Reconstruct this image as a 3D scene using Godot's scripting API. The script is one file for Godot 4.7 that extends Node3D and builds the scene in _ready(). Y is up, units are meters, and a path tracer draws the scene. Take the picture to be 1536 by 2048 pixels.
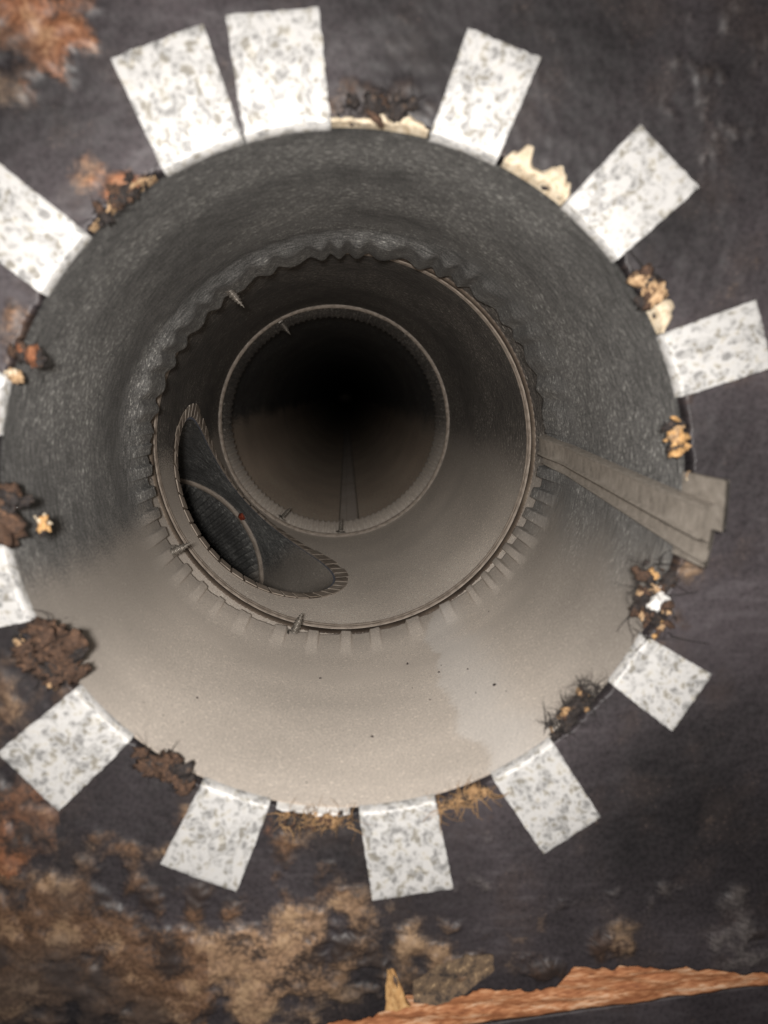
extends Node3D
# A round sheet-metal duct seen through the hole in a tar-black board, lit by a hand torch beside the lens.
# Origin: centre of the opening, in the face of the board. x right, y up, the duct runs along -z. Metres.

const R := 0.1
var rng := RandomNumberGenerator.new()
var used := {}

# ------------------------------------------------------------------ naming
func numbered(called: String, parent: Node) -> String:
	var key := str(parent.get_instance_id()) + called
	used[key] = used.get(key, -1) + 1
	return called if used[key] == 0 else "%s_%03d" % [called, used[key]]

func thing(called: String, label: String, category: String, at := Vector3.ZERO, basis_ := Basis.IDENTITY, group := "") -> Node3D:
	var o := Node3D.new()
	o.name = numbered(called, self)
	o.transform = Transform3D(basis_, at)
	add_child(o, true)
	tag(o, label, category, group)
	return o

func tag(o: Node, label: String, category: String, group := "") -> void:
	o.set_meta("label", label)
	o.set_meta("category", category)
	if group: o.set_meta("group", group)

func part(called: String, mesh: Mesh, mat: Material, parent: Node) -> MeshInstance3D:
	var o := MeshInstance3D.new()
	o.name = numbered(called, parent)
	o.mesh = mesh
	o.material_override = mat
	o.cast_shadow = GeometryInstance3D.SHADOW_CASTING_SETTING_ON
	parent.add_child(o, true)
	return o

# ------------------------------------------------------------------ mesh code
class Geo:
	var v := PackedVector3Array()
	var uv := PackedVector2Array()
	var idx := PackedInt32Array()
	func quad(a: int, b: int, c: int, d: int) -> void:
		idx.append_array([a, b, c, a, c, d])
	func add(p: Vector3, t := Vector2.ZERO) -> int:
		v.append(p); uv.append(t)
		return v.size() - 1
	func mesh(smooth := true) -> ArrayMesh:
		var n := PackedVector3Array()
		if smooth:
			n.resize(v.size())
			for k in range(0, idx.size(), 3):
				var a := v[idx[k]]
				var m := (v[idx[k + 2]] - a).cross(v[idx[k + 1]] - a)
				n[idx[k]] += m; n[idx[k + 1]] += m; n[idx[k + 2]] += m
			for k in n.size(): n[k] = n[k].normalized() if n[k].length_squared() > 0.0 else Vector3.UP
			return pack(v, n, uv, idx)
		var v2 := PackedVector3Array(); var t2 := PackedVector2Array(); var i2 := PackedInt32Array()
		for k in range(0, idx.size(), 3):
			var a := v[idx[k]]; var b := v[idx[k + 1]]; var c := v[idx[k + 2]]
			var m := (c - a).cross(b - a).normalized()
			for j in 3:
				v2.append(v[idx[k + j]]); t2.append(uv[idx[k + j]]); n.append(m); i2.append(k + j)
		return pack(v2, n, t2, i2)
	func pack(vv, nn, tt, ii) -> ArrayMesh:
		var arr := []
		arr.resize(Mesh.ARRAY_MAX)
		arr[Mesh.ARRAY_VERTEX] = vv; arr[Mesh.ARRAY_NORMAL] = nn; arr[Mesh.ARRAY_TEX_UV] = tt; arr[Mesh.ARRAY_INDEX] = ii
		var m := ArrayMesh.new()
		m.add_surface_from_arrays(Mesh.PRIMITIVE_TRIANGLES, arr)
		return m

# rows x cols of points; f(i, j) gives the point, g(i, j) its uv
func grid(geo: Geo, ni: int, nj: int, f: Callable, g: Callable) -> void:
	var o := geo.v.size()
	for i in ni:
		for j in nj:
			geo.add(f.call(i, j), g.call(i, j))
	for i in ni - 1:
		for j in nj - 1:
			var a := o + i * nj + j
			geo.quad(a, a + 1, a + nj + 1, a + nj)

func cyl(th: float, r: float, z: float) -> Vector3:
	return Vector3(r * cos(th), r * sin(th), z)

func tube(geo: Geo, pts: PackedVector3Array, radii: PackedFloat32Array, sides := 6) -> void:
	var up := Vector3(0.31, 0.9, 0.2).normalized()
	var o := geo.v.size()
	for i in pts.size():
		var d := (pts[mini(i + 1, pts.size() - 1)] - pts[maxi(i - 1, 0)]).normalized()
		var s := d.cross(up).normalized()
		var u := s.cross(d)
		for k in sides:
			var a := TAU * k / sides
			geo.add(pts[i] + (s * cos(a) + u * sin(a)) * radii[i], Vector2(float(k) / sides, float(i) / pts.size()))
	for i in pts.size() - 1:
		for k in sides:
			var k2 := (k + 1) % sides
			geo.quad(o + i * sides + k, o + i * sides + k2, o + (i + 1) * sides + k2, o + (i + 1) * sides + k)

# an irregular lump: a sphere pushed about by noise, flattened by s
func lump(geo: Geo, at: Vector3, s: Vector3, noise: FastNoiseLite, rough := 0.45, nj := 12, turn := Basis.IDENTITY) -> void:
	var ni := nj / 2 + 2
	var off := at * 3000.0 + Vector3(s.x, s.y, s.z) * 9000.0
	var o := geo.v.size()
	for i in ni:
		for j in nj + 1:
			var a := PI * i / (ni - 1)
			var b := TAU * (j % nj) / nj
			var d := Vector3(sin(a) * cos(b), sin(a) * sin(b), cos(a))
			var k := 1.0 + rough * noise.get_noise_3dv(d * 60.0 + off) * 1.6 + rough * 0.5 * noise.get_noise_3dv(d * 170.0 + off)
			geo.add(at + turn * (d * s * k), Vector2(b / TAU, a / PI) * 0.5 + Vector2(off.x, off.y) * 0.01)
	for i in ni - 1:
		for j in nj:
			var q := o + i * (nj + 1) + j
			geo.quad(q, q + 1, q + nj + 2, q + nj + 1)

# ------------------------------------------------------------------ textures
func noise(seed_: int, freq: float, kind := FastNoiseLite.TYPE_SIMPLEX_SMOOTH, oct := 4) -> FastNoiseLite:
	var n := FastNoiseLite.new()
	n.seed = seed_; n.frequency = freq; n.noise_type = kind
	n.fractal_type = FastNoiseLite.FRACTAL_FBM if oct > 1 else FastNoiseLite.FRACTAL_NONE
	n.fractal_octaves = oct
	return n

# bytes 0..255 of a seamless noise picture made at (w0, h0) and stretched to (w, h)
func field(n: FastNoiseLite, w0: int, h0: int, w: int, h: int) -> PackedByteArray:
	var im := n.get_seamless_image(w0, h0, false, false, 0.15, true)
	im.convert(Image.FORMAT_L8)
	if w0 != w or h0 != h: im.resize(w, h, Image.INTERPOLATE_CUBIC)
	return im.get_data()

func sm(a: float, b: float, x: float) -> float:
	var t := clampf((x - a) / (b - a), 0.0, 1.0)
	return t * t * (3.0 - 2.0 * t)

func tex(w: int, h: int, data: PackedByteArray) -> ImageTexture:
	var im := Image.create_from_data(w, h, false, Image.FORMAT_RGB8, data)
	return ImageTexture.create_from_image(im)

func mat(tex_: Texture2D, col: Color, rough: float, metal := 0.0, spec := 0.5) -> StandardMaterial3D:
	var m := StandardMaterial3D.new()
	m.albedo_color = col
	if tex_: m.albedo_texture = tex_
	m.roughness = rough; m.metallic = metal; m.metallic_specular = spec
	m.cull_mode = BaseMaterial3D.CULL_DISABLED
	return m

# The inside of a duct: bare, grimy zinc above, settled pale dust below. u runs round, v runs in from the mouth.
# lo/hi: the degrees between which dust lies, soft: width of its edge in degrees; bare: a wiped spot, its metal sheen painted in pale (may be null)
func duct_tex(w: int, h: int, seed_: int, lo: float, hi: float, soft: float, dust: Vector3, metal: Vector3, wiped: bool) -> ImageTexture:
	var big := field(noise(seed_, 0.012, FastNoiseLite.TYPE_SIMPLEX_SMOOTH, 4), 512, 256, w, h)
	var streak := field(noise(seed_ + 1, 0.22, FastNoiseLite.TYPE_SIMPLEX, 2), w / 8, h, w, h)
	var fleck := field(noise(seed_ + 2, 0.17, FastNoiseLite.TYPE_SIMPLEX, 1), w / 2, h, w, h)
	var grain := field(noise(seed_ + 3, 0.3, FastNoiseLite.TYPE_SIMPLEX, 2), w, h, w, h)
	var out := PackedByteArray()
	out.resize(w * h * 3)
	var k := 0
	for y in h:
		var v := float(y) / h
		for x in w:
			var a := 360.0 * x / w
			var b := big[k] / 255.0 - 0.5
			var g := grain[k] / 255.0 - 0.5
			var s := streak[k] / 255.0 - 0.5
			var f := sm(0.80, 0.93, fleck[k] / 255.0) * sm(0.15, 0.75, big[k] / 255.0 + s * 0.4)
			var aw := a if a > 90.0 else a + 360.0
			var d := sm(lo - soft * 0.5, lo + soft * 0.5, aw + b * 8.0 + g * 12.0) * (1.0 - sm(hi - soft, hi + soft, aw + b * 9.0 + g * 16.0))
			var c := metal * (1.0 + b * 0.34 + s * 0.62 + g * 0.85)
			c += Vector3(0.19, 0.19, 0.18) * f * metal.x * 4.6
			var thin := 0.70 + 0.30 * sm(lo, lo + 38.0, aw) * (1.0 - sm(hi - 42.0, hi, aw))
			var du := dust * thin * (1.0 + b * 0.12 + g * 0.26 + s * 0.05)
			if grain[k] < 20: du *= 0.72
			elif fleck[k] > 226: du *= 1.12
			c = c.lerp(du, d)
			if wiped:
				var e := a + (b * 9.0) + s * 2.0
				var wi := sm(293.5, 295.0, e) * (1.0 - sm(299.0, 314.0 - 6.0 * v, e)) * (1.0 - sm(0.86, 0.93, v + s * 0.03))
				c = c.lerp(Vector3(0.91, 0.90, 0.885) * (1.0 + g * 0.1 + s * 0.06), wi * 0.42)
			out[k * 3] = int(clampf(c.x, 0, 1) * 255.0); out[k * 3 + 1] = int(clampf(c.y, 0, 1) * 255.0); out[k * 3 + 2] = int(clampf(c.z, 0, 1) * 255.0)
			k += 1
	return tex(w, h, out)

# galvanised spangle
func spangle_tex(side: int) -> ImageTexture:
	var n1 := noise(31, 0.045, FastNoiseLite.TYPE_CELLULAR, 1)
	n1.cellular_return_type = FastNoiseLite.RETURN_CELL_VALUE
	n1.domain_warp_enabled = true; n1.domain_warp_amplitude = 22.0; n1.domain_warp_frequency = 0.03
	var n2 := noise(32, 0.03, FastNoiseLite.TYPE_SIMPLEX_SMOOTH, 4)
	var n3 := noise(33, 0.12, FastNoiseLite.TYPE_SIMPLEX, 3)
	var a := field(n1, side, side, side, side)
	var b := field(n2, side, side, side, side)
	var c := field(n3, side, side, side, side)
	var out := PackedByteArray()
	out.resize(side * side * 3)
	for k in side * side:
		var p := a[k] / 255.0; var q := b[k] / 255.0; var r := c[k] / 255.0
		var t := 0.45 * p + 0.38 * (1.0 - absf(q - 0.5) * 3.2) + 0.22 * r
		t = sm(0.16, 0.72, t)
		var l := lerpf(0.65, 0.95, t)
		var warm := sm(0.55, 0.8, q) * 0.05
		out[k * 3] = int(clampf(l, 0, 1) * 255.0); out[k * 3 + 1] = int(clampf(l - warm * 0.3, 0, 1) * 255.0); out[k * 3 + 2] = int(clampf(l - warm, 0, 1) * 255.0)
	return tex(side, side, out)

# mottled stuff between two colours
func mottle_tex(side: int, seed_: int, freq: float, dark: Color, mid: Color, light: Color) -> ImageTexture:
	var a := field(noise(seed_, freq, FastNoiseLite.TYPE_SIMPLEX_SMOOTH, 5), side, side, side, side)
	var b := field(noise(seed_ + 5, freq * 5.0, FastNoiseLite.TYPE_SIMPLEX, 3), side, side, side, side)
	var out := PackedByteArray()
	out.resize(side * side * 3)
	for k in side * side:
		var t := 0.65 * a[k] / 255.0 + 0.35 * b[k] / 255.0
		var c := dark.lerp(mid, sm(0.2, 0.5, t)).lerp(light, sm(0.55, 0.85, t))
		out[k * 3] = c.r8; out[k * 3 + 1] = c.g8; out[k * 3 + 2] = c.b8
	return tex(side, side, out)

# ------------------------------------------------------------------ the board
const TX0 := -0.2
const TY0 := 0.18
const TS := 0.4
# crust and scuff patches on the board: centre x, y, radii, strength, tone (0 brown, 1 orange, 2 tan, 3 dark brown, 4 grey scuffs with their gloss painted in)
var crusts := [
	[-0.086, 0.124, 0.016, 0.014, 1.5, 1], [-0.092, 0.114, 0.008, 0.010, 1.2, 2], [-0.106, -0.103, 0.012, 0.020, 1.3, 1],
	[-0.100, -0.142, 0.038, 0.024, 1.5, 0], [-0.108, -0.160, 0.030, 0.018, 1.3, 0], [-0.066, -0.158, 0.036, 0.022, 1.5, 0], [-0.030, -0.156, 0.032, 0.018, 1.5, 2],
	[-0.004, -0.141, 0.018, 0.013, 1.15, 2], [0.020, -0.156, 0.020, 0.013, 1.15, 2], [-0.046, -0.132, 0.013, 0.010, 1.0, 0], [-0.010, -0.129, 0.012, 0.009, 0.9, 0], [-0.030, -0.142, 0.016, 0.008, 0.85, 2],
	[-0.063, 0.083, 0.010, 0.008, 0.8, 1], [0.086, -0.151, 0.009, 0.007, 1.1, 3], [0.062, -0.160, 0.009, 0.006, 1.1, 3], [-0.090, -0.049, 0.010, 0.014, 1.2, 0],
	[-0.021, -0.112, 0.007, 0.012, 0.95, 0], [-0.026, -0.106, 0.004, 0.006, 0.9, 1], [-0.052, -0.104, 0.006, 0.006, 0.75, 0], [-0.058, -0.112, 0.006, 0.005, 0.7, 2],
	[0.008, 0.107, 0.016, 0.006, 0.9, 3], [-0.075, -0.112, 0.02, 0.012, 0.6, 0],
	[-0.100, -0.004, 0.014, 0.012, 1.2, 0], [-0.09, 0.045, 0.012, 0.008, 0.8, 0], [0.098, -0.033, 0.010, 0.016, 0.7, 3], [0.095, 0.024, 0.006, 0.012, 0.7, 3],
	[-0.13, -0.1, 0.03, 0.08, 1.2, 0], [-0.06, 0.05, 0.02, 0.012, 0.4, 1], [0.131, -0.151, 0.012, 0.011, 0.95, 4], [0.118, -0.136, 0.026, 0.005, 0.62, 4], [0.085, -0.134, 0.020, 0.004, 0.55, 4], [0.040, -0.128, 0.010, 0.003, 0.6, 4], [0.036, -0.112, 0.008, 0.003, 0.6, 4], [0.04, -0.150, 0.010, 0.006, 0.7, 3], [0.10, 0.115, 0.012, 0.03, 0.5, 4]]
var crust_noise: FastNoiseLite
var fine_noise: FastNoiseLite
var lump_noise: FastNoiseLite

func crust_at(x: float, y: float, e: float) -> Vector2:   # (cover, tone)
	var best := 0.0
	var tone := 0.0
	for c in crusts:
		var dx: float = (x - c[0]) / c[2]
		var dy: float = (y - c[1]) / c[3]
		var d := dx * dx + dy * dy
		if d < 4.0:
			var s: float = c[4] * (1.0 - d * 0.42)
			if s > best:
				best = s; tone = c[5]
	return Vector2(sm(0.30, 0.80, best * 0.62 + e * 0.62), tone)

func board_tex(side: int) -> ImageTexture:
	var big := field(noise(71, 0.006, FastNoiseLite.TYPE_SIMPLEX_SMOOTH, 5), 512, 512, side, side)
	var mid := field(noise(72, 0.02, FastNoiseLite.TYPE_SIMPLEX_SMOOTH, 5), side / 2, side / 2, side, side)
	var fine := field(noise(73, 0.11, FastNoiseLite.TYPE_SIMPLEX, 3), side, side, side, side)
	var drag := field(noise(74, 0.06, FastNoiseLite.TYPE_SIMPLEX_SMOOTH, 3), side / 6, side, side, side)
	var tones := [Vector3(92, 70, 54), Vector3(120, 80, 57), Vector3(118, 95, 75), Vector3(58, 45, 38), Vector3(92, 86, 84)]
	var out := PackedByteArray()
	out.resize(side * side * 3)
	# a coarse map of the crust, read between its points
	var cs := side / 4
	var cover := PackedFloat32Array(); var tone := PackedFloat32Array()
	cover.resize(cs * cs); tone.resize(cs * cs)
	for y in cs:
		for x in cs:
			var px := TX0 + TS * (x + 0.5) / cs
			var py := TY0 - TS * (y + 0.5) / cs
			var c := crust_at(px, py, crust_noise.get_noise_2d(px, py))
			cover[y * cs + x] = c.x; tone[y * cs + x] = c.y
	var k := 0
	for y in side:
		for x in side:
			var b := big[k] / 255.0; var m := mid[k] / 255.0; var f := fine[k] / 255.0; var dr := drag[k] / 255.0
			var c := Vector3(58, 53, 55) * (0.42 + b * 0.92 + (f - 0.5) * 0.28 + (dr - 0.5) * 0.12)
			c = c.lerp(Vector3(64, 54, 50), sm(0.50, 0.90, m) * 0.35)
			c = c.lerp(Vector3(84, 80, 82), sm(0.62, 0.85, dr * 0.5 + b * 0.5) * 0.45)
			if f > 0.86 and m > 0.62: c = c.lerp(Vector3(110, 92, 80), 0.4)
			if f < 0.16: c *= 0.78
			var q := mini(y / 4, cs - 1) * cs + mini(x / 4, cs - 1)
			var cv := cover[q]
			if cv > 0.0:
				var t: Vector3 = tones[int(tone[q])]
				var crack := sm(0.26, 0.54, m * 0.85 + f * 0.15)
				t = t * (0.82 + 0.36 * f) * (0.70 + 0.6 * b)
				if tone[q] > 3.5: t *= 0.9
				else: t = t.lerp(Vector3(176, 148, 116), sm(0.58, 0.80, m * 0.85 + f * 0.15) * 0.5)
				t = t.lerp(Vector3(50, 41, 37), (1.0 - crack) * 0.95)
				t = t.lerp(Vector3(74, 66, 62), sm(0.55, 0.75, 1.0 - b) * 0.5)
				c = c.lerp(t, clampf(cv * 1.15 - 0.06 + (m - 0.5) * 0.9 * (1.0 - 0.5 * cv) + (f - 0.5) * 0.2, 0.0, 1.0))
			out[k * 3] = int(clampf(c.x, 0, 255)); out[k * 3 + 1] = int(clampf(c.y, 0, 255)); out[k * 3 + 2] = int(clampf(c.z, 0, 255))
			k += 1
	return tex(side, side, out)

func board_edge(x: float) -> float:    # ragged lower edge of the black skin
	var y := lerpf(-0.1745, -0.1678, sm(0.004, 0.022, x)) + 0.0076 * sm(0.062, 0.078, x) - 0.0042 * sm(0.095, 0.145, x)
	if x < 0.012: y -= (0.012 - x) * 0.18
	return y + crust_noise.get_noise_2d(x * 0.7, 0.71) * 0.0028 + fine_noise.get_noise_2d(x * 0.6, 0.3) * 0.0014

func board_height(x: float, y: float) -> float:
	var r := Vector2(x, y).length()
	var c := crust_at(x, y, crust_noise.get_noise_2d(x, y)).x
	var h := -0.0004 + 0.0005 * crust_noise.get_noise_2d(x * 0.5 + 3.0, y * 0.5) + 0.00016 * lump_noise.get_noise_2d(x, y)
	h += c * (0.0006 + sm(0.128, 0.142, r) * 0.0008 + 0.0004 * lump_noise.get_noise_2d(x, y + 2.0) + 0.0009 * sm(0.13, 0.145, r) * crust_noise.get_noise_2d(x * 1.6, y * 1.6 + 7.0))
	return h

# ------------------------------------------------------------------ the wye branch: a pipe leaving the middle pipe
const BT := 220.35
const BLEAN := 41.0
const BR := 0.0734
const BZ := -0.170
var b_d: Vector3
var b_1: Vector3
var b_2: Vector3
var b_p: Vector3

func branch_setup() -> void:
	var rad := Vector3(cos(deg_to_rad(BT)), sin(deg_to_rad(BT)), 0)
	b_d = (rad * cos(deg_to_rad(BLEAN)) - Vector3(0, 0, 1) * sin(deg_to_rad(BLEAN))).normalized()
	b_1 = Vector3(-rad.y, rad.x, 0)
	b_2 = b_d.cross(b_1)
	b_p = rad * R + Vector3(0, 0, BZ)

func branch_pt(phi: float, t: float, r := BR) -> Vector3:
	return b_p + b_d * t + (b_1 * cos(phi) + b_2 * sin(phi)) * r

func branch_start(phi: float, r := BR, on := R) -> float:    # how far along the branch its wall meets the pipe
	var o := branch_pt(phi, 0.0, r)
	var a := b_d.x * b_d.x + b_d.y * b_d.y
	var b := 2.0 * (o.x * b_d.x + o.y * b_d.y)
	var c := o.x * o.x + o.y * o.y - on * on
	return (-b + sqrt(maxf(b * b - 4.0 * a * c, 0.0))) / (2.0 * a)

func hole_at(phi: float) -> Vector2:    # (angle, z) of the hole's rim on the pipe
	var p := branch_pt(phi, branch_start(phi))
	return Vector2(fposmod(atan2(p.y, p.x), TAU), p.z)

# ------------------------------------------------------------------ crimps
var warp: FastNoiseLite
func crimp(th: float, n: float, sharp: float) -> float:
	var ph := n * th + 5.5 * warp.get_noise_2d(cos(th) * 60.0, sin(th) * 60.0)
	return pow(0.5 + 0.5 * cos(ph), sharp)

func collar_end(th: float) -> float:
	var ul := sm(0.2, 0.9, cos(th - deg_to_rad(125.0)))
	return -0.160 - 0.012 * cos(2.0 * (th - deg_to_rad(112.0))) - (0.0008 + 0.0026 * ul) * crimp(th, 47.0, 1.0) + 0.0010 * fine_noise.get_noise_2d(cos(th) * 0.1, sin(th) * 0.1)

func collar_r(th: float, z: float) -> float:
	var k := z - collar_end(th)                       # 0 at the end, grows towards the mouth
	var up := sm(-0.25, 0.35, sin(th))
	var ul := sm(0.2, 0.9, cos(th - deg_to_rad(125.0)))
	var reach := lerpf(0.033, 0.043, up)
	var e := 1.0 - sm(reach * lerpf(0.25, 0.64, up), reach * lerpf(1.15, 1.0, up), k)
	var eg := 1.0 - sm(reach * 0.15, reach, k)
	var swell := 0.6 + 0.8 * (0.5 + warp.get_noise_2d(cos(th) * 25.0 + 9.0, sin(th) * 25.0))
	# above: rounded pleats; below: narrow raised ribs with plain sheet between them, closer together at the sides
	var pleat := 0.0023 * crimp(th, 47.0, 0.8) * swell
	var d := rad_to_deg(th) - 270.0 if th > PI * 0.5 else rad_to_deg(th) + 90.0
	var far := maxf(absf(d) - 38.0, 0.0)
	var ph := fposmod((d / 11.5) + signf(d) * far * 0.078 + 0.75 * warp.get_noise_2d(cos(th) * 30.0, sin(th) * 30.0) + 0.2, 1.0)
	var side := sm(0.0, 30.0, far)
	var w := lerpf(0.34, 0.52, side)
	var rib := sm(0.0, 0.06, ph) * (1.0 - sm(w, w + 0.07, ph)) * lerpf(0.0013, 0.0030, side) * swell
	return R - e * (0.0008 + 0.0020 * ul + pleat * up) - eg * rib * (1.0 - up) + 0.0003 * warp.get_noise_2d(th * 20.0, z * 900.0) * up

# ------------------------------------------------------------------ screws
func screw_mesh() -> ArrayMesh:
	var geo := Geo.new()
	var n := 64
	var L := 0.0120
	grid(geo, n + 1, 15, func(i: int, j: int):
		var s := float(i) / n
		var a := TAU * (j % 14) / 14.0
		var core := lerpf(0.00185, 0.00135, s) * (1.0 - pow(sm(0.45, 1.05, s), 0.8)) + 0.00003
		var ph := fposmod(s * L / 0.00155 - a / TAU, 1.0)
		var thread := pow(1.0 - absf(ph * 2.0 - 1.0), 2.0) * 0.00075 * (1.0 - sm(0.82, 1.0, s))
		return Vector3((core + thread) * cos(a), s * L, (core + thread) * sin(a)),
		func(i: int, j: int): return Vector2(j / 14.0, float(i) / n))
	return geo.mesh()

func head_mesh() -> ArrayMesh:
	var geo := Geo.new()
	var prof := [[0.0, 0.0, -0.0042], [0.0031, 0.0, -0.0042], [0.0035, 0.0, -0.0038], [0.0035, 0.0, -0.0016], [0.0046, 0.0, -0.0014], [0.0046, 0.0, -0.0009], [0.0, 0.0, -0.0009]]
	grid(geo, prof.size(), 13, func(i: int, j: int):
		var n := 6 if i < 4 else 12
		var a := TAU * (j % 12) / 12.0
		var r: float = prof[i][0]
		if n == 6: r *= cos(PI / 6.0) / cos(fposmod(a, TAU / 6.0) - PI / 6.0)
		return Vector3(r * cos(a), prof[i][2], r * sin(a)), func(i: int, j: int): return Vector2(j / 12.0, i / 6.0))
	return geo.mesh(false)

func screw(proto: Node3D, at: Vector3, lean: Vector3, label: String, first: bool) -> void:
	var o := proto if first else proto.duplicate() as Node3D
	if not first:
		o.name = numbered("screw", self)
		add_child(o, true)
	var y := (Vector3(-at.x, -at.y, 0).normalized() + lean).normalized()
	var x := y.cross(Vector3(0, 0, 1)).normalized()
	o.transform = Transform3D(Basis(x, y, x.cross(y)), at)
	tag(o, label, "screw", "screw tips poking through the duct joints")

# ------------------------------------------------------------------ debris
var M := {}
var ln: FastNoiseLite

# lumps: [dx, dy, dz, size mm, material]; fibres: how many, their length mm, material
func clump(called: String, label: String, category: String, at: Vector3, spread: Vector2, turn: float, lumps: Array, fibres: int, flen: float, fmat: String, group := "") -> Node3D:
	var o := thing(called, label, category, at, Basis(Vector3(0, 0, 1), turn), group)
	for l in lumps:
		var n: int = int(l[0] * 2.2)
		for k in n:
			var s: float = l[1] * (0.35 + 0.75 * pow(rng.randf(), 1.6)) * 0.001
			var p := Vector3(rng.randfn(0, 0.42) * spread.x, rng.randfn(0, 0.42) * spread.y, rng.randf_range(-0.1, 0.9) * s * 0.8)
			p.x = clampf(p.x, -spread.x, spread.x); p.y = clampf(p.y, -spread.y, spread.y)
			var geo := Geo.new()
			lump(geo, Vector3.ZERO, Vector3(s * rng.randf_range(0.8, 1.5), s * rng.randf_range(0.6, 1.0), s * rng.randf_range(0.6, 1.0)), ln, l[3] + 0.25 if l.size() > 3 else 0.75, 14, Basis.from_euler(Vector3(rng.randf() * 0.7, rng.randf() * 0.7, rng.randf() * 6.0)))
			var c := part("crumb", geo.mesh(), M[l[2]], o)
			c.position = p
	if fibres > 0:
		var geo := Geo.new()
		for k in fibres:
			var p := Vector3(rng.randf_range(-1, 1) * spread.x, rng.randf_range(-1, 1) * spread.y, rng.randf_range(0.0, 0.0015))
			var d := Vector3(rng.randfn(0, 1.0), rng.randfn(0.1, 0.7), rng.randfn(0.05, 0.35)).normalized()
			var bend := Vector3(rng.randfn(0, 1), rng.randfn(0, 1), rng.randfn(0, 0.5)) * 0.42
			var pts := PackedVector3Array(); var rr := PackedFloat32Array()
			var L := flen * 0.001 * rng.randf_range(0.35, 1.3)
			var r0 := 0.00008 + 0.00024 * pow(rng.randf(), 2.0)
			for i in 7:
				pts.append(p)
				rr.append(r0 * (1.0 - 0.75 * i / 6.0))
				p += d * L / 6.0
				d = (d + bend).normalized()
			tube(geo, pts, rr, 4)
		var fp := part("fibres", geo.mesh(), M[fmat], o)
		fp.set_meta("kind", "stuff")
	return o

# a lip of foam filler between the board's hole and the duct, from angle a0 to a1 (degrees)
func foam_lip(label: String, a0: float, a1: float, wide: float, m: String, called := "foam_strip") -> void:
	var geo := Geo.new()
	var na := int((a1 - a0) * 3.0) + 6
	grid(geo, na, 10, func(i: int, j: int):
		var u := float(i) / (na - 1)
		var th := deg_to_rad(lerpf(a0, a1, u))
		var w := wide * (0.55 + 0.9 * sm(-0.4, 0.5, ln.get_noise_2d(th * 520.0, a0))) * pow(sin(PI * clampf(u, 0.02, 0.98)), 0.35)
		var s := float(j) / 9.0
		var r := R + 0.0008 + w * s
		var z := -0.0002 + 0.0020 * sin(PI * s) * (0.9 + 0.6 * ln.get_noise_2d(th * 700.0, s * 25.0 + a0)) - 0.004 * (1.0 - sm(0.0, 0.25, s))
		r += 0.0007 * ln.get_noise_2d(th * 1200.0, s * 90.0 + 50.0)
		return cyl(th, r, z), func(i: int, j: int): return Vector2(float(i) * 0.02, j * 0.05))
	var o := part(called, geo.mesh(), M[m], self)
	tag(o, label, "foam")

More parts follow.
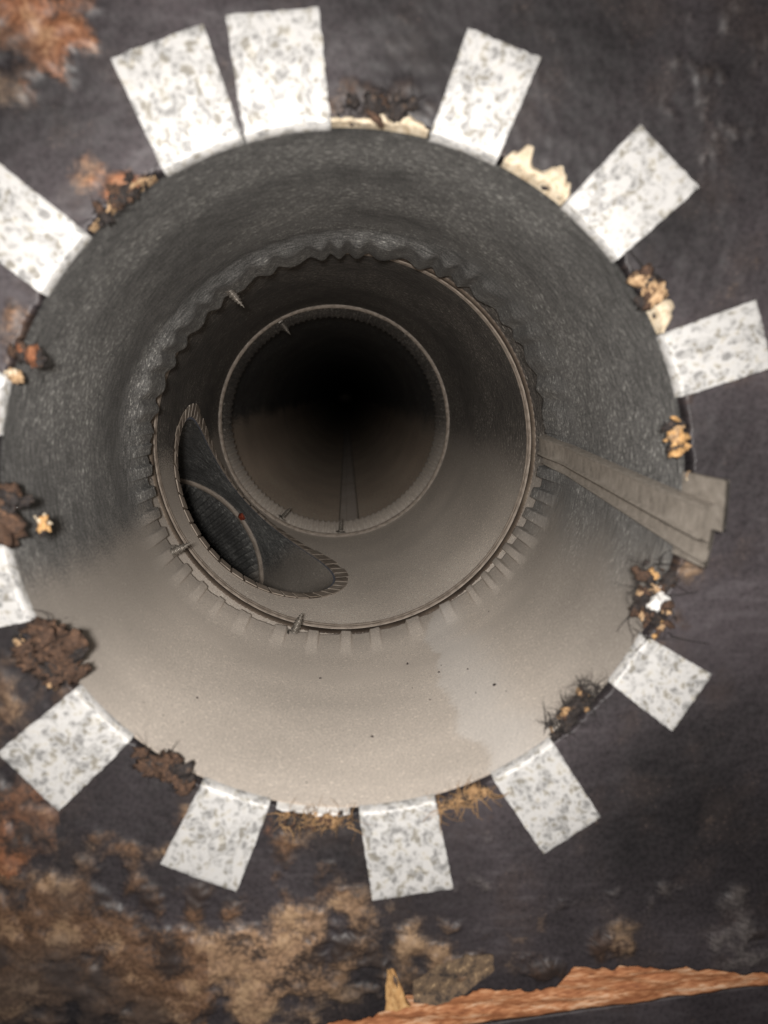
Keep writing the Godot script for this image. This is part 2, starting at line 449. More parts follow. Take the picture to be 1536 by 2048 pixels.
# ================================================================== the scene
func _ready() -> void:
	rng.seed = 4711
	# camera
	var cam := Camera3D.new()
	cam.name = "camera"
	cam.transform = Transform3D(Basis(Vector3(0.998734, 0, 0.050299), Vector3(0.007966, 0.987379, -0.158178), Vector3(-0.049664, 0.158378, 0.986129)).orthonormalized(), Vector3(-0.00098, 0.02905, 0.21691))
	cam.fov = 69.0
	cam.near = 0.01
	cam.far = 30.0
	var lens := CameraAttributesPhysical.new()
	lens.frustum_focal_length = 17.46
	lens.frustum_focus_distance = 0.43
	lens.frustum_near = 0.01
	lens.frustum_far = 30.0
	lens.exposure_aperture = 7.5
	cam.attributes = lens
	add_child(cam)
	cam.make_current()
	# the dim place around, and the torch beside the lens
	var env := Environment.new()
	env.background_mode = Environment.BG_COLOR
	env.background_color = Color(0.20, 0.20, 0.215)
	env.tonemap_mode = Environment.TONE_MAPPER_LINEAR
	env.tonemap_exposure = 1.0
	env.sdfgi_enabled = true; env.ssao_enabled = true; env.ssil_enabled = true
	var we := WorldEnvironment.new()
	we.name = "world"
	we.environment = env
	add_child(we)
	var torch := SpotLight3D.new()
	torch.name = "torch_light"
	torch.position = Vector3(-0.011, 0.043, 0.262)
	torch.look_at_from_position(torch.position, Vector3(0.0, -0.02, -0.15), Vector3.UP)
	torch.light_energy = 0.186
	torch.light_color = Color(1.0, 0.98, 0.96)
	torch.light_size = 0.01
	torch.spot_angle = 52.0
	torch.spot_angle_attenuation = 1.0
	torch.spot_range = 8.0
	torch.spot_attenuation = 2.0
	torch.shadow_enabled = true
	add_child(torch)

	# shared noises and materials
	crust_noise = noise(5, 70.0, FastNoiseLite.TYPE_SIMPLEX_SMOOTH, 4)
	fine_noise = noise(6, 340.0, FastNoiseLite.TYPE_SIMPLEX_SMOOTH, 4)
	lump_noise = noise(9, 170.0, FastNoiseLite.TYPE_SIMPLEX_SMOOTH, 2)
	warp = noise(7, 0.02, FastNoiseLite.TYPE_SIMPLEX_SMOOTH, 3)
	ln = noise(8, 0.02, FastNoiseLite.TYPE_SIMPLEX_SMOOTH, 3)
	branch_setup()
	var dust := Vector3(0.808, 0.768, 0.722)
	var zinc := Vector3(0.395, 0.392, 0.385)
	var m_collar := mat(duct_tex(2048, 768, 101, 196.0, 343.0, 9.0, dust, zinc, true), Color.WHITE, 0.75)
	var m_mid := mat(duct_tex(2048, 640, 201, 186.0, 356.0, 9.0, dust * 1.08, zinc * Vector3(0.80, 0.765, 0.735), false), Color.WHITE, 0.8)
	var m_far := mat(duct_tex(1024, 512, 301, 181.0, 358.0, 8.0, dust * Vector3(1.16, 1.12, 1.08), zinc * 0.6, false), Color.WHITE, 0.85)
	var spangle := spangle_tex(1024)
	var m_tab := mat(spangle, Color(0.79, 0.785, 0.775), 0.50, 0.12, 0.4)
	m_tab.uv1_scale = Vector3(1, 1, 1)
	var m_branch := mat(duct_tex(768, 384, 401, 316.0, 404.0, 16.0, dust * 0.86, Vector3(0.33, 0.33, 0.325), false), Color.WHITE, 0.6)
	var m_teeth := mat(mottle_tex(128, 42, 0.05, Color8(66, 56, 48), Color8(98, 86, 75), Color8(136, 124, 110)), Color.WHITE, 0.6)
	var m_rim := mat(mottle_tex(512, 43, 0.03, Color8(112, 102, 92), Color8(150, 138, 126), Color8(186, 176, 164)), Color.WHITE, 0.6)
	var m_seam := mat(mottle_tex(256, 45, 0.05, Color8(116, 109, 100), Color8(138, 130, 120), Color8(158, 150, 140)), Color.WHITE, 0.75)
	var m_pale := mat(mottle_tex(128, 46, 0.04, Color8(222, 208, 194), Color8(238, 226, 214), Color8(246, 236, 226)), Color.WHITE, 0.85)
	var m_screw := mat(mottle_tex(128, 44, 0.05, Color8(88, 82, 76), Color8(132, 126, 118), Color8(178, 170, 160)), Color.WHITE, 0.38, 0.5)
	M["brown"] = mat(mottle_tex(256, 51, 0.03, Color8(36, 27, 22), Color8(76, 56, 43), Color8(120, 90, 68)), Color.WHITE, 0.9)
	M["dark"] = mat(mottle_tex(256, 52, 0.04, Color8(22, 19, 19), Color8(44, 38, 36), Color8(82, 66, 54)), Color.WHITE, 0.85)
	M["tan"] = mat(mottle_tex(256, 53, 0.03, Color8(120, 94, 68), Color8(172, 142, 108), Color8(210, 184, 150)), Color.WHITE, 0.9)
	M["amber"] = mat(mottle_tex(256, 54, 0.03, Color8(142, 104, 64), Color8(192, 150, 98), Color8(222, 188, 138)), Color.WHITE, 0.85)
	M["cream"] = mat(mottle_tex(256, 55, 0.04, Color8(168, 148, 120), Color8(206, 190, 164), Color8(226, 216, 198)), Color.WHITE, 0.85)
	M["white"] = mat(mottle_tex(128, 56, 0.04, Color8(186, 182, 176), Color8(214, 212, 208), Color8(232, 232, 230)), Color.WHITE, 0.7)
	M["rust"] = mat(mottle_tex(128, 57, 0.06, Color8(70, 24, 12), Color8(126, 46, 20), Color8(176, 98, 58)), Color.WHITE, 0.8)
	M["orange"] = mat(mottle_tex(128, 60, 0.05, Color8(84, 52, 34), Color8(132, 84, 56), Color8(168, 118, 84)), Color.WHITE, 0.9)
	M["seam_shade"] = mat(mottle_tex(64, 63, 0.06, Color8(104, 92, 82), Color8(128, 114, 102), Color8(146, 132, 120)), Color.WHITE, 0.9)
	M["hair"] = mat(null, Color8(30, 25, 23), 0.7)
	M["straw"] = mat(mottle_tex(128, 58, 0.05, Color8(96, 72, 48), Color8(150, 118, 82), Color8(192, 162, 122)), Color.WHITE, 0.85)

	build_board()
	build_collar(m_collar, m_tab, m_seam)
	build_middle(m_mid, m_rim, m_branch, m_teeth)
	build_far(m_far, m_pale)
	build_screws(m_screw)
	build_debris()

func build_board() -> void:
	var m_skin := mat(board_tex(1536), Color.WHITE, 0.52, 0.0, 0.5)
	m_skin.uv1_scale = Vector3(1, 1, 1)
	var board := thing("board", "large tar-black board with rusty brown crust, cut out round the metal duct", "board")
	var geo := Geo.new()
	var na := 1080
	var radii := PackedFloat32Array()
	var rows := 150
	grid(geo, rows + 3, na + 1, func(i: int, j: int):
		var th := TAU * (j % na) / na
		var rh := 0.1022 + 0.0016 * crust_noise.get_noise_2d(cos(th) * 0.06, sin(th) * 0.06 + 4.0) + 0.0010 * fine_noise.get_noise_2d(cos(th) * 0.09, sin(th) * 0.09)
		if i < 2: return cyl(th, rh + (0.0 if i == 1 else 0.0005), -0.014 if i == 0 else -0.0026)
		var c := cos(th); var s := sin(th)
		var out := 9.0
		if absf(c) > 0.001: out = 0.42 / absf(c)
		if s > 0.001: out = minf(out, 0.42 / s)
		if s < -0.05:
			var lim := out
			out = minf(out, -board_edge(clampf(c * minf(lim, 0.168 / -s), -0.42, 0.42)) / -s)
		if i == rows + 2: return Vector3(c * out, s * out, -0.0042)
		var u := float(i - 2) / (rows - 1)
		var near := minf(out, 0.235)
		var r := lerpf(rh, near, minf(u / 0.9, 1.0)) if out > 0.24 else lerpf(rh, out, u)
		if out > 0.24 and u > 0.9: r = lerpf(near, out, (u - 0.9) / 0.1)
		return Vector3(c * r, s * r, board_height(c * r, s * r) if r < 0.3 else 0.0), func(i: int, j: int): return Vector2.ZERO)
	for k in geo.v.size(): geo.uv[k] = Vector2((geo.v[k].x - TX0) / TS, (TY0 - geo.v[k].y) / TS)
	part("black_skin", geo.mesh(), m_skin, board)
	# bare wood showing under the torn lower edge
	var w := Geo.new()
	grid(w, 30, 420, func(i: int, j: int):
		var x := lerpf(-0.42, 0.42, j / 419.0)
		var y0 := -0.1836 + (x - 0.0439) * 0.1117
		var y := lerpf(-0.150, y0, i / 29.0)
		var z := -0.0032 + 0.0010 * crust_noise.get_noise_2d(x * 0.5, y * 4.0) + 0.0005 * lump_noise.get_noise_2d(x * 0.4, y * 2.0)
		if i == 29: z -= 0.004
		return Vector3(x, y, z), func(i: int, j: int): return Vector2(j / 419.0 * 5.0, i / 29.0 * 0.9))
	var m_wood := mat(wood_tex(1024, 256), Color.WHITE, 0.75)
	part("bare_wood", w.mesh(), m_wood, board)
	# the next board below
	var low := thing("lower_board", "dark board with a straight top edge below the orange bare wood", "board")
	var lb := Geo.new()
	grid(lb, 60, 240, func(i: int, j: int):
		var x := lerpf(-0.42, 0.42, j / 239.0)
		var y0 := -0.1836 + (x - 0.0439) * 0.1117
		var z := -0.0044 + 0.0003 * fine_noise.get_noise_2d(x, float(i) * 0.004)
		if i == 0: return Vector3(x, y0 - 0.0004, -0.012)
		if i == 1: z -= 0.0005
		return Vector3(x, y0 - 0.0004 - 0.2 * pow((i - 1) / 58.0, 1.6), z), func(i: int, j: int): return Vector2.ZERO)
	for k in lb.v.size(): lb.uv[k] = Vector2((lb.v[k].x - TX0) / TS + 0.37, (TY0 - lb.v[k].y) / TS * 0.9 - 0.42)
	part("black_skin", lb.mesh(), m_skin, low)

func wood_tex(w: int, h: int) -> ImageTexture:
	var a := field(noise(61, 0.035, FastNoiseLite.TYPE_SIMPLEX_SMOOTH, 4), w / 5, h, w, h)
	var b := field(noise(62, 0.12, FastNoiseLite.TYPE_SIMPLEX, 3), w / 4, h, w, h)
	var out := PackedByteArray()
	out.resize(w * h * 3)
	for k in w * h:
		var p := a[k] / 255.0; var q := b[k] / 255.0
		var c := Vector3(150, 94, 60).lerp(Vector3(204, 142, 98), sm(0.2, 0.7, p * 0.6 + q * 0.4))
		c = c.lerp(Vector3(232, 196, 164), sm(0.48, 0.80, p * 0.65 + q * 0.35) * 0.85)
		if q < 0.14: c *= 0.8
		out[k * 3] = int(clampf(c.x, 0, 255)); out[k * 3 + 1] = int(clampf(c.y, 0, 255)); out[k * 3 + 2] = int(clampf(c.z, 0, 255))
	return tex(w, h, out)

# each tab: outer corner a, outer corner b, inner corner b, inner corner a (mm in the face of the board)
const TABS := [
	[-62.0, 115.7, -37.7, 124.7, -28.2, 96.6, -50.2, 89.0], [-31.7, 126.7, -7.3, 129.5, -4.5, 99.3, -27.6, 96.5],
	[32.4, 125.3, 52.1, 118.0, 40.7, 91.2, 22.3, 97.4], [80.3, 101.9, 98.1, 85.7, 75.4, 65.6, 60.0, 80.7],
	[117.1, 55.5, 123.2, 36.3, 94.8, 27.2, 87.6, 44.4], [112.1, -57.5, 100.5, -76.0, 79.6, -59.6, 90.7, -44.9],
	[79.0, -104.5, 61.1, -117.0, 43.9, -90.1, 63.8, -80.5], [32.1, -127.9, 6.2, -131.4, 2.1, -99.1, 26.4, -98.6],
	[-36.7, -126.3, -60.2, -116.7, -46.3, -89.6, -25.7, -97.4], [-90.0, -97.7, -106.5, -77.8, -81.4, -57.6, -66.8, -74.8],
	[-125.0, -43.0, -128.0, -14.5, -99.0, -14.0, -91.6, -36.0], [-107.5, 74.0, -94.0, 90.5, -70.8, 71.6, -83.7, 55.6],
	[-127.0, 24.0, -122.0, 48.0, -94.4, 33.5, -98.3, 17.0]]

func build_collar(m_sheet: Material, m_tab: Material, m_seam: Material) -> void:
	var collar := thing("duct_collar", "galvanized start collar of the duct with bright tabs folded flat onto the black board", "duct collar")
	var na := 1656
	var nz := 44
	var lerp_z := func(th: float, u: float) -> float:
		var ze := collar_end(th)
		return lerpf(-0.0014, -0.125, u / 0.4) if u < 0.4 else lerpf(-0.125, ze, (u - 0.4) / 0.6)
	var geo := Geo.new()
	# inside, round the end, and back outside
	grid(geo, nz * 2, na + 1, func(i: int, j: int):
		var th := TAU * (j % na) / na
		var k: int = i if i < nz else 2 * nz - 1 - i
		var z: float = lerp_z.call(th, k / (nz - 1.0))
		var r := collar_r(th, z)
		if i >= nz: r += 0.0006
		return cyl(th, r, z), func(i: int, j: int): return Vector2(float(j) / na, clampf(float(i if i < nz else 2 * nz - 1 - i) / (nz - 1), 0.0, 0.995)))
	for k in geo.v.size(): geo.uv[k].y = clampf(-geo.v[k].z / 0.19, 0.0, 0.99)
	part("sheet", geo.mesh(), m_sheet, collar)
	# tabs
	for n in TABS.size():
		var q: Array = TABS[n]
		var oa := Vector2(q[0], q[1]) * 0.001; var ob := Vector2(q[2], q[3]) * 0.001
		var ia := Vector2(q[6], q[7]).normalized() * R; var ib := Vector2(q[4], q[5]).normalized() * R
		var ta := atan2(ia.y, ia.x); var tb := atan2(ib.y, ib.x)
		var off := Vector2(0.137 * n, 0.291 * n)
		var lift := rng.randf_range(0.0006, 0.0022) + (0.0012 if oa.y > 0.08 else 0.0)
		var foot := Vector2(-0.001, 0.029)
		oa = foot + (oa - foot) * (1.0 - lift / 0.217); ob = foot + (ob - foot) * (1.0 - lift / 0.217)
		var curl := rng.randf_range(-0.0006, 0.0006)
		var g := Geo.new()
		var nu := 20
		var ns := 26
		var top := func(i: int, j: int, under: float) -> Vector3:
			var u := float(i) / nu
			var s := float(j) / ns
			var th := lerp_angle(ta, tb, u)
			var base := cyl(th, R, -0.0014)
			var rad := Vector3(cos(th), sin(th), 0)
			var outer2 := oa.lerp(ob, u)
			var bend := 0.0017
			if s < 0.25:
				var a := s / 0.25 * PI * 0.5
				return base + rad * (bend * (1.0 - cos(a)) + under * cos(a)) + Vector3(0, 0, bend * sin(a) + 0.0013 * s / 0.25 - under * sin(a))
			var from := base + rad * bend + Vector3(0, 0, bend + 0.0013)
			var t := (s - 0.25) / 0.75
			var to := Vector3(outer2.x, outer2.y, from.z + lift + curl * (u - 0.5) * 2.0)
			var p := from.lerp(to, t)
			var side := (outer2 - foot).normalized().orthogonal()
			var rag := 0.00026 * absf(u - 0.5) * 2.0 * ln.get_noise_2d(t * 420.0 + n * 77.0, u * 900.0) * (1.6 if n in [1, 9] else 1.0)
			p += Vector3(side.x, side.y, 0) * rag + Vector3(outer2.x, outer2.y, 0).normalized() * 0.0004 * t * ln.get_noise_2d(u * 360.0, n * 55.0)
			p.z += -under + 0.00025 * ln.get_noise_3d(p.x * 2500.0, p.y * 2500.0, n * 40.0) + 0.0004 * sin(t * PI)
			return p
		var th := 0.00055
		var uvf := func(i: int, j: int): return Vector2(float(i) / nu * 0.024, float(j) / ns * 0.034) * 8.0 + off
		var base_i := 0
		grid(g, nu + 1, ns + 1, func(i: int, j: int): return top.call(i, j, 0.0), uvf)
		var o2 := g.v.size()
		grid(g, nu + 1, ns + 1, func(i: int, j: int): return top.call(i, j, th), uvf)
		for i in nu:
			var a := i * (ns + 1) + ns
			g.quad(a, o2 + a, o2 + a + ns + 1, a + ns + 1)
		for j in ns:
			g.quad(j, j + 1, o2 + j + 1, o2 + j)
			var b := nu * (ns + 1) + j
			g.quad(b, o2 + b, o2 + b + 1, b + 1)
		part("tab", g.mesh(), m_tab, collar)
	# the lock seam along the right side, its end standing up past the board
	var seam := Geo.new()
	# across the strip: which line it lies by (0 upper edge, 1 step, 2 lower edge), how many degrees off it, how proud
	var prof := [[0, 0.25, -0.0002], [0, 0.10, 0.0016], [0, -0.15, 0.0034], [0, -0.5, 0.0036], [0, -0.95, 0.0027], [1, 1.1, 0.0027], [1, 0.45, 0.0037], [1, 0.10, 0.0035], [1, -0.10, 0.0006], [1, -0.3, 0.0003], [2, 0.6, 0.0005], [2, 0.3, 0.0013], [2, 0.05, 0.0013], [2, -0.12, -0.0002]]
	for lay in 2:
		grid(seam, 56, prof.size(), func(i: int, j: int):
			var z := lerpf(-0.1490, 0.0182, i / 55.0)
			var t := (z + 0.1455) / 0.1455
			var line: float = [4.6 - 5.9 * t + 0.8 * t * t, -1.0 - 5.3 * t, -3.5 - 6.2 * t][prof[j][0]]
			var over := 0.0026 * sm(-0.112, -0.142, z)
			return cyl(deg_to_rad(line + prof[j][1]), R - prof[j][2] - over + lay * 0.0006 + 0.04 * maxf(z, 0.0), z), func(i: int, j: int): return Vector2(j * 0.05, i * 0.05))
	part("lock_seam", seam.mesh(), m_seam, collar)
	var st := Geo.new()
	var tipz := func(d: float) -> float: return 0.0232 if d > -4.8 else 0.0180
	for lay in 2:
		grid(st, 24, 33, func(i: int, j: int):
			var d := lerpf(3.3, -11.2, j / 32.0)
			if j == 17: d = -4.75
			if j == 18: d = -4.85
			var e: float = tipz.call(d)
			var z := lerpf(-0.0032, e, i / 23.0)
			return cyl(deg_to_rad(d), R + 0.0002 + lay * 0.0007 + 0.04 * maxf(z, 0.0), z), func(i: int, j: int): return Vector2(j * 0.012, i * 0.012))
	var n0 := 24 * 33
	for j in 32:
		var a := 23 * 33 + j
		st.quad(a, n0 + a, n0 + a + 1, a + 1)
	for i in 23:
		st.quad(i * 33, n0 + i * 33, n0 + (i + 1) * 33, (i + 1) * 33)
		st.quad(i * 33 + 32, (i + 1) * 33 + 32, n0 + (i + 1) * 33 + 32, n0 + i * 33 + 32)
	var tb := part("upright_tab", st.mesh(), m_seam, collar)
	tb.set_meta("label", "dull seam tab left standing straight, dusty grey")

func build_middle(m_mid: Material, m_rim: Material, m_branch: Material, m_teeth: Material) -> void:
	var at := Vector3(0, 0, -0.145)
	var dir := Vector3(-0.0105, 0.0025, -0.295).normalized()
	var bz := -dir
	var bx := Vector3.UP.cross(bz).normalized()
	var bas := Basis(bx, bz.cross(bx), bz)
	var pipe := thing("middle_duct", "middle length of round duct with a side branch opening low on its left", "duct", at, bas)
	var vz := func(z: float) -> float: return clampf(-z / 0.34, 0.0, 0.995)
	# near rings: mouth, bead; far rings: bead, crimped end
	var near := [[0.0, 0.1022], [-0.010, 0.1018], [-0.022, 0.1004], [-0.0300, 0.1000], [-0.0440, 0.1]]
	var na := 960
	var geo := Geo.new()
	grid(geo, near.size(), na + 1, func(i: int, j: int):
		return cyl(TAU * (j % na) / na, near[i][1], near[i][0]), func(i: int, j: int): return Vector2(float(j) / na, vz.call(near[i][0])))
	var zf0 := -0.279
	var far := [[zf0, 0.1], [-0.287, 0.1], [-0.2885, 0.0997], [-0.2900, 0.0994], [-0.2915, 0.0992], [-0.2930, 0.0991], [-0.2945, 0.0990], [-0.2970, 0.0988], [-0.299, 0.0984], [-0.303, 0.0974], [-0.308, 0.0962], [-0.314, 0.0950], [-0.322, 0.0938], [-0.326, 0.0934], [-0.3265, 0.0941], [-0.322, 0.0946], [-0.31, 0.0965]]
	grid(geo, far.size(), na + 1, func(i: int, j: int):
		var th := TAU * (j % na) / na
		var e := sm(7.0, 9.0, i) * (1.0 if i < 14 else 1.0)
		var c := pow(0.5 + 0.5 * cos(th * 112.0 + 1.4 * sin(th * 3.0)), 1.5)
		return cyl(th, far[i][1] - e * 0.0015 * c, far[i][0] - (0.0005 * c if i > 11 else 0.0)), func(i: int, j: int): return Vector2(float(j) / na, vz.call(far[i][0])))
	# between them: the plain side, and the side that is cut open for the branch
	var t0 := deg_to_rad(BT - 78.0); var t1 := deg_to_rad(BT + 78.0)
	var nr := 160
	grid(geo, 30, nr + 1, func(i: int, j: int):
		var th := lerpf(t1, t0 + TAU, float(j) / nr)
		return cyl(th, R, lerpf(-0.0440, zf0, i / 29.0)), func(i: int, j: int): return Vector2(lerpf(t1, t0 + TAU, float(j) / nr) / TAU, vz.call(lerpf(-0.0440, zf0, i / 29.0))))
	var fine := []
	var cen := Vector2(deg_to_rad(BT), BZ)
	for k in 721:
		var h := hole_at(TAU * k / 720.0)
		fine.append([atan2((h.y - cen.y), (h.x - cen.x) * R), h])
	fine.sort_custom(func(p, q): return p[0] < q[0])
	var rect := []
	for k in 60: rect.append(Vector2(lerpf(t0, t1, k / 60.0), zf0))
	for k in 60: rect.append(Vector2(t1, lerpf(zf0, -0.0440, k / 60.0)))
	for k in 60: rect.append(Vector2(lerpf(t1, t0, k / 60.0), -0.0440))
	for k in 60: rect.append(Vector2(t0, lerpf(-0.0440, zf0, k / 60.0)))
	rect.append(rect[0])
	var edge := []
	for p in rect:
		var a := atan2(p.y - cen.y, (p.x - cen.x) * R)
		var best: Vector2 = fine[0][1]
		for k in fine.size():
			if fine[k][0] >= a:
				best = fine[k][1]
				break
		edge.append(best)
	grid(geo, 24, rect.size(), func(i: int, j: int):
		var p: Vector2 = edge[j].lerp(rect[j], pow(i / 23.0, 1.2))
		return cyl(p.x, R, p.y), func(i: int, j: int):
		var p: Vector2 = edge[j].lerp(rect[j], pow(i / 23.0, 1.2))
		return Vector2(fposmod(p.x / TAU, 1.0), vz.call(p.y)))
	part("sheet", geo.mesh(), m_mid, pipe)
	for bead in [[-0.0354, 0.0013, 0.0020], [-0.0396, 0.0010, 0.0015], [-0.2905, 0.0030, 0.0024]]:
		var bg := Geo.new()
		grid(bg, 9, na / 2 + 1, func(i: int, j: int):
			var th := TAU * (j % (na / 2)) / (na / 2)
			var a := PI * i / 8.0
			var k: float = 1.0 + 0.12 * warp.get_noise_2d(cos(th) * 80.0, sin(th) * 80.0)
			return cyl(th, R + 0.0002 - bead[1] * k * sin(a), bead[0] + bead[2] * cos(a)), func(i: int, j: int): return Vector2(j / 480.0 * 6.0, i * 0.02))
		part("bead", bg.mesh(), m_rim, pipe)
	# black band painting in the shaded gap behind the ragged edge at upper left
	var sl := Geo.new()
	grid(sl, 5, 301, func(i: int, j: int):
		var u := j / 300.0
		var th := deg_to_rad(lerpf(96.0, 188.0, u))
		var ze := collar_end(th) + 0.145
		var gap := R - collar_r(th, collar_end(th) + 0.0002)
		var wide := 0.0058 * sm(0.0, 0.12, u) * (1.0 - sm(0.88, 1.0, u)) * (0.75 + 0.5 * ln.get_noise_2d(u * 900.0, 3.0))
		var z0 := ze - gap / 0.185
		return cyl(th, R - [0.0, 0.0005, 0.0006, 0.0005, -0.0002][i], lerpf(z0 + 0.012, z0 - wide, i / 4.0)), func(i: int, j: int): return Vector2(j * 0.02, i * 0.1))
	part("painted_gap_shade", sl.mesh(), M["hair"], pipe)
	# toothed locking strip inside the mouth
	var lock := Geo.new()
	var nl := 156 * 6
	grid(lock, 4, nl + 1, func(i: int, j: int):
		var th := TAU * (j % nl) / nl
		var tooth := pow(absf(sin(th * 78.0)), 0.7)
		if i == 0: return cyl(th, 0.1006, -0.0262 + 0.0010 * tooth)
		if i == 1: return cyl(th, 0.0992 - 0.0003 * tooth, -0.0262 + 0.0012 * tooth)
		if i == 2: return cyl(th, 0.0992, -0.0308)
		return cyl(th, 0.1003, -0.0312), func(i: int, j: int): return Vector2(float(j) / nl, vz.call(-0.026 - i * 0.0016)))
	part("toothed_rim", lock.mesh(), m_teeth, pipe)

	# the branch
	var br := thing("branch_duct", "dark side branch leaving the middle duct at lower left, ringed by small bent tabs", "duct", at, bas)
	var nb := 240
	var ringt := 0.083
	var stub := Geo.new()
	grid(stub, 14, nb + 1, func(i: int, j: int):
		var ph := TAU * (j % nb) / nb
		var s := branch_start(ph, BR - 0.0008, R + 0.0003)
		return branch_pt(ph, lerpf(s, ringt - 0.003, i / 13.0), BR - 0.0008), func(i: int, j: int): return Vector2(float(j) / nb, i / 13.0 * 0.4))
	part("stub", stub.mesh(), m_branch, br)
	var ring := Geo.new()
	var rp := [[-0.0032, 0.0], [-0.0022, 0.0013], [-0.0008, 0.0021], [0.0008, 0.0021], [0.0022, 0.0013], [0.0030, 0.0]]
	grid(ring, rp.size(), nb + 1, func(i: int, j: int): return branch_pt(TAU * (j % nb) / nb, ringt + rp[i][0], BR - 0.0006 - rp[i][1]), func(i: int, j: int): return Vector2(float(j) / nb * 2.0, i * 0.05))
	part("bead", ring.mesh(), m_rim, br)
	var cr := Geo.new()
	var ncr := 720
	grid(cr, 14, ncr + 1, func(i: int, j: int):
		var ph := TAU * (j % ncr) / ncr
		var u := i / 13.0
		var c := pow(0.5 + 0.5 * cos(ph * 72.0), 1.5)
		return branch_pt(ph, ringt + 0.003 + 0.045 * u, BR - 0.0008 - 0.004 * u - 0.0030 * c * sm(0.0, 0.15, u)), func(i: int, j: int): return Vector2(float(j) / ncr, 0.4 + i / 13.0 * 0.5))
	part("crimped_end", cr.mesh(), m_branch, br)
	var on := Geo.new()
	grid(on, 12, nb + 1, func(i: int, j: int):
		var ph := TAU * (j % nb) / nb
		var u := i / 11.0
		return branch_pt(ph, ringt + 0.02 + 0.35 * u, (BR if i < 11 else 0.0005)), func(i: int, j: int): return Vector2(float(j) / nb * 2.0, i / 11.0 * 2.0))
	part("onward_pipe", on.mesh(), m_branch, br)
	# bent tabs round the opening, each a piece of its own
	var fg := Geo.new()  # dark band added under the tabs, painting shade into the slots between them
	grid(fg, 5, 241, func(i: int, j: int):
		var ph := TAU * (j % 240) / 240.0
		var h := hole_at(ph)
		var h2 := hole_at(ph + 0.01)
		var tang := Vector2((h2.x - h.x) * R, h2.y - h.y).normalized()
		var nrm := Vector2(tang.y, -tang.x)
		if nrm.dot(Vector2((h.x - cen.x) * R, h.y - cen.y)) < 0.0: nrm = -nrm
		var p := h + Vector2(nrm.x / R, nrm.y) * (0.0001 + 0.0087 * i / 4.0)
		return cyl(p.x, R - 0.0003 + (0.0005 if i == 4 else 0.0), p.y), func(i: int, j: int): return Vector2(j * 0.05, i * 0.1))
	part("slot_shade_band", fg.mesh(), m_teeth, br)
	var nt := 54
	for k in nt:
		var a0 := TAU * (k + 0.09) / nt
		var a1 := TAU * (k + 0.91) / nt
		var long := 0.0082 + 0.0016 * rng.randf()
		var up := rng.randf_range(0.0007, 0.0016)
		var tg := Geo.new()
		for lay in 2:
			for s in 4:
				for e in 2:
					var ph := a0 if e == 0 else a1
					var h := hole_at(ph)
					var h2 := hole_at(ph + 0.01)
					var tang := Vector2((h2.x - h.x) * R, h2.y - h.y).normalized()
					var nrm := Vector2(tang.y, -tang.x)
					if nrm.dot(Vector2((h.x - cen.x) * R, h.y - cen.y)) < 0.0: nrm = -nrm
					var w: float = [0.0000, 0.0007, 0.0030, long][s]
					var lift: float = [0.0006, 0.0011, 0.0012, up][s] - 0.0006 * lay
					var p := h + Vector2(nrm.x / R, nrm.y) * w
					tg.add(cyl(p.x, R - lift, p.y), Vector2(fposmod(p.x / TAU, 1.0), vz.call(p.y)))
		for s in 3:
			tg.quad(s * 2, s * 2 + 1, s * 2 + 3, s * 2 + 2)
			tg.quad(8 + s * 2, 8 + s * 2 + 2, 8 + s * 2 + 3, 8 + s * 2 + 1)
			tg.quad(s * 2, s * 2 + 2, 8 + s * 2 + 2, 8 + s * 2)
			tg.quad(s * 2 + 1, 8 + s * 2 + 1, 8 + s * 2 + 3, s * 2 + 3)
		tg.quad(6, 7, 15, 14)
		part("tab", tg.mesh(false), m_rim, br)
	var rs := Geo.new()
	lump(rs, branch_pt(rust_phi, ringt - 0.004, BR - 0.0018), Vector3(0.0030, 0.0030, 0.0022), ln, 0.6, 14)
	part("rust_spot", rs.mesh(), M["rust"], br)

var rust_phi := deg_to_rad(276.0)

func build_far(m_far: Material, m_seam: Material) -> void:
	var at := Vector3(-0.0108, 0.0026, -0.452)
	var pipe := thing("far_duct", "farthest length of duct running back into blackness", "duct", at)
	var geo := Geo.new()
	var na := 360
	grid(geo, 42, na + 1, func(i: int, j: int):
		var u := float(i) / 40.0
		var z := -9.0 * pow(u, 2.4)
		var r := 0.0993
		if i == 41: z = -9.0; r = 0.0005
		return cyl(TAU * (j % na) / na, r, minf(z, 0.0)), func(i: int, j: int): return Vector2(float(j) / na, minf(pow(i / 40.0, 2.4) * 18.0, 18.0)))
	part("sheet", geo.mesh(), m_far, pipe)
	var s := Geo.new()
	var prof := [[271.6, 0.0], [271.9, 0.0012], [274.6, 0.0012], [274.8, 0.0006], [275.2, 0.0006], [276.1, 0.0026], [281.4, 0.0024], [282.0, 0.0]]
	grid(s, 30, prof.size(), func(i: int, j: int):
		return cyl(deg_to_rad(prof[j][0]), 0.0991 - prof[j][1], lerpf(-0.004, -1.85, pow(i / 29.0, 1.5))), func(i: int, j: int): return Vector2(prof[j][0] / 360.0, pow(i / 29.0, 1.6) * 4.0))
	part("lock_seam", s.mesh(), m_seam, pipe)
	for edge in [271.3, 275.4, 282.4]:   # thin dark strips that paint shade along the seam edges
		var e := Geo.new()
		grid(e, 30, 3, func(i: int, j: int):
			return cyl(deg_to_rad(edge + (j - 1) * 0.25), 0.0988 - 0.0008 * (1 if j == 1 else 0), lerpf(-0.004, -1.85, pow(i / 29.0, 1.5))), func(i: int, j: int): return Vector2(j * 0.1, i * 0.3))
		part("seam_edge_shade", e.mesh(), M["seam_shade"], pipe)

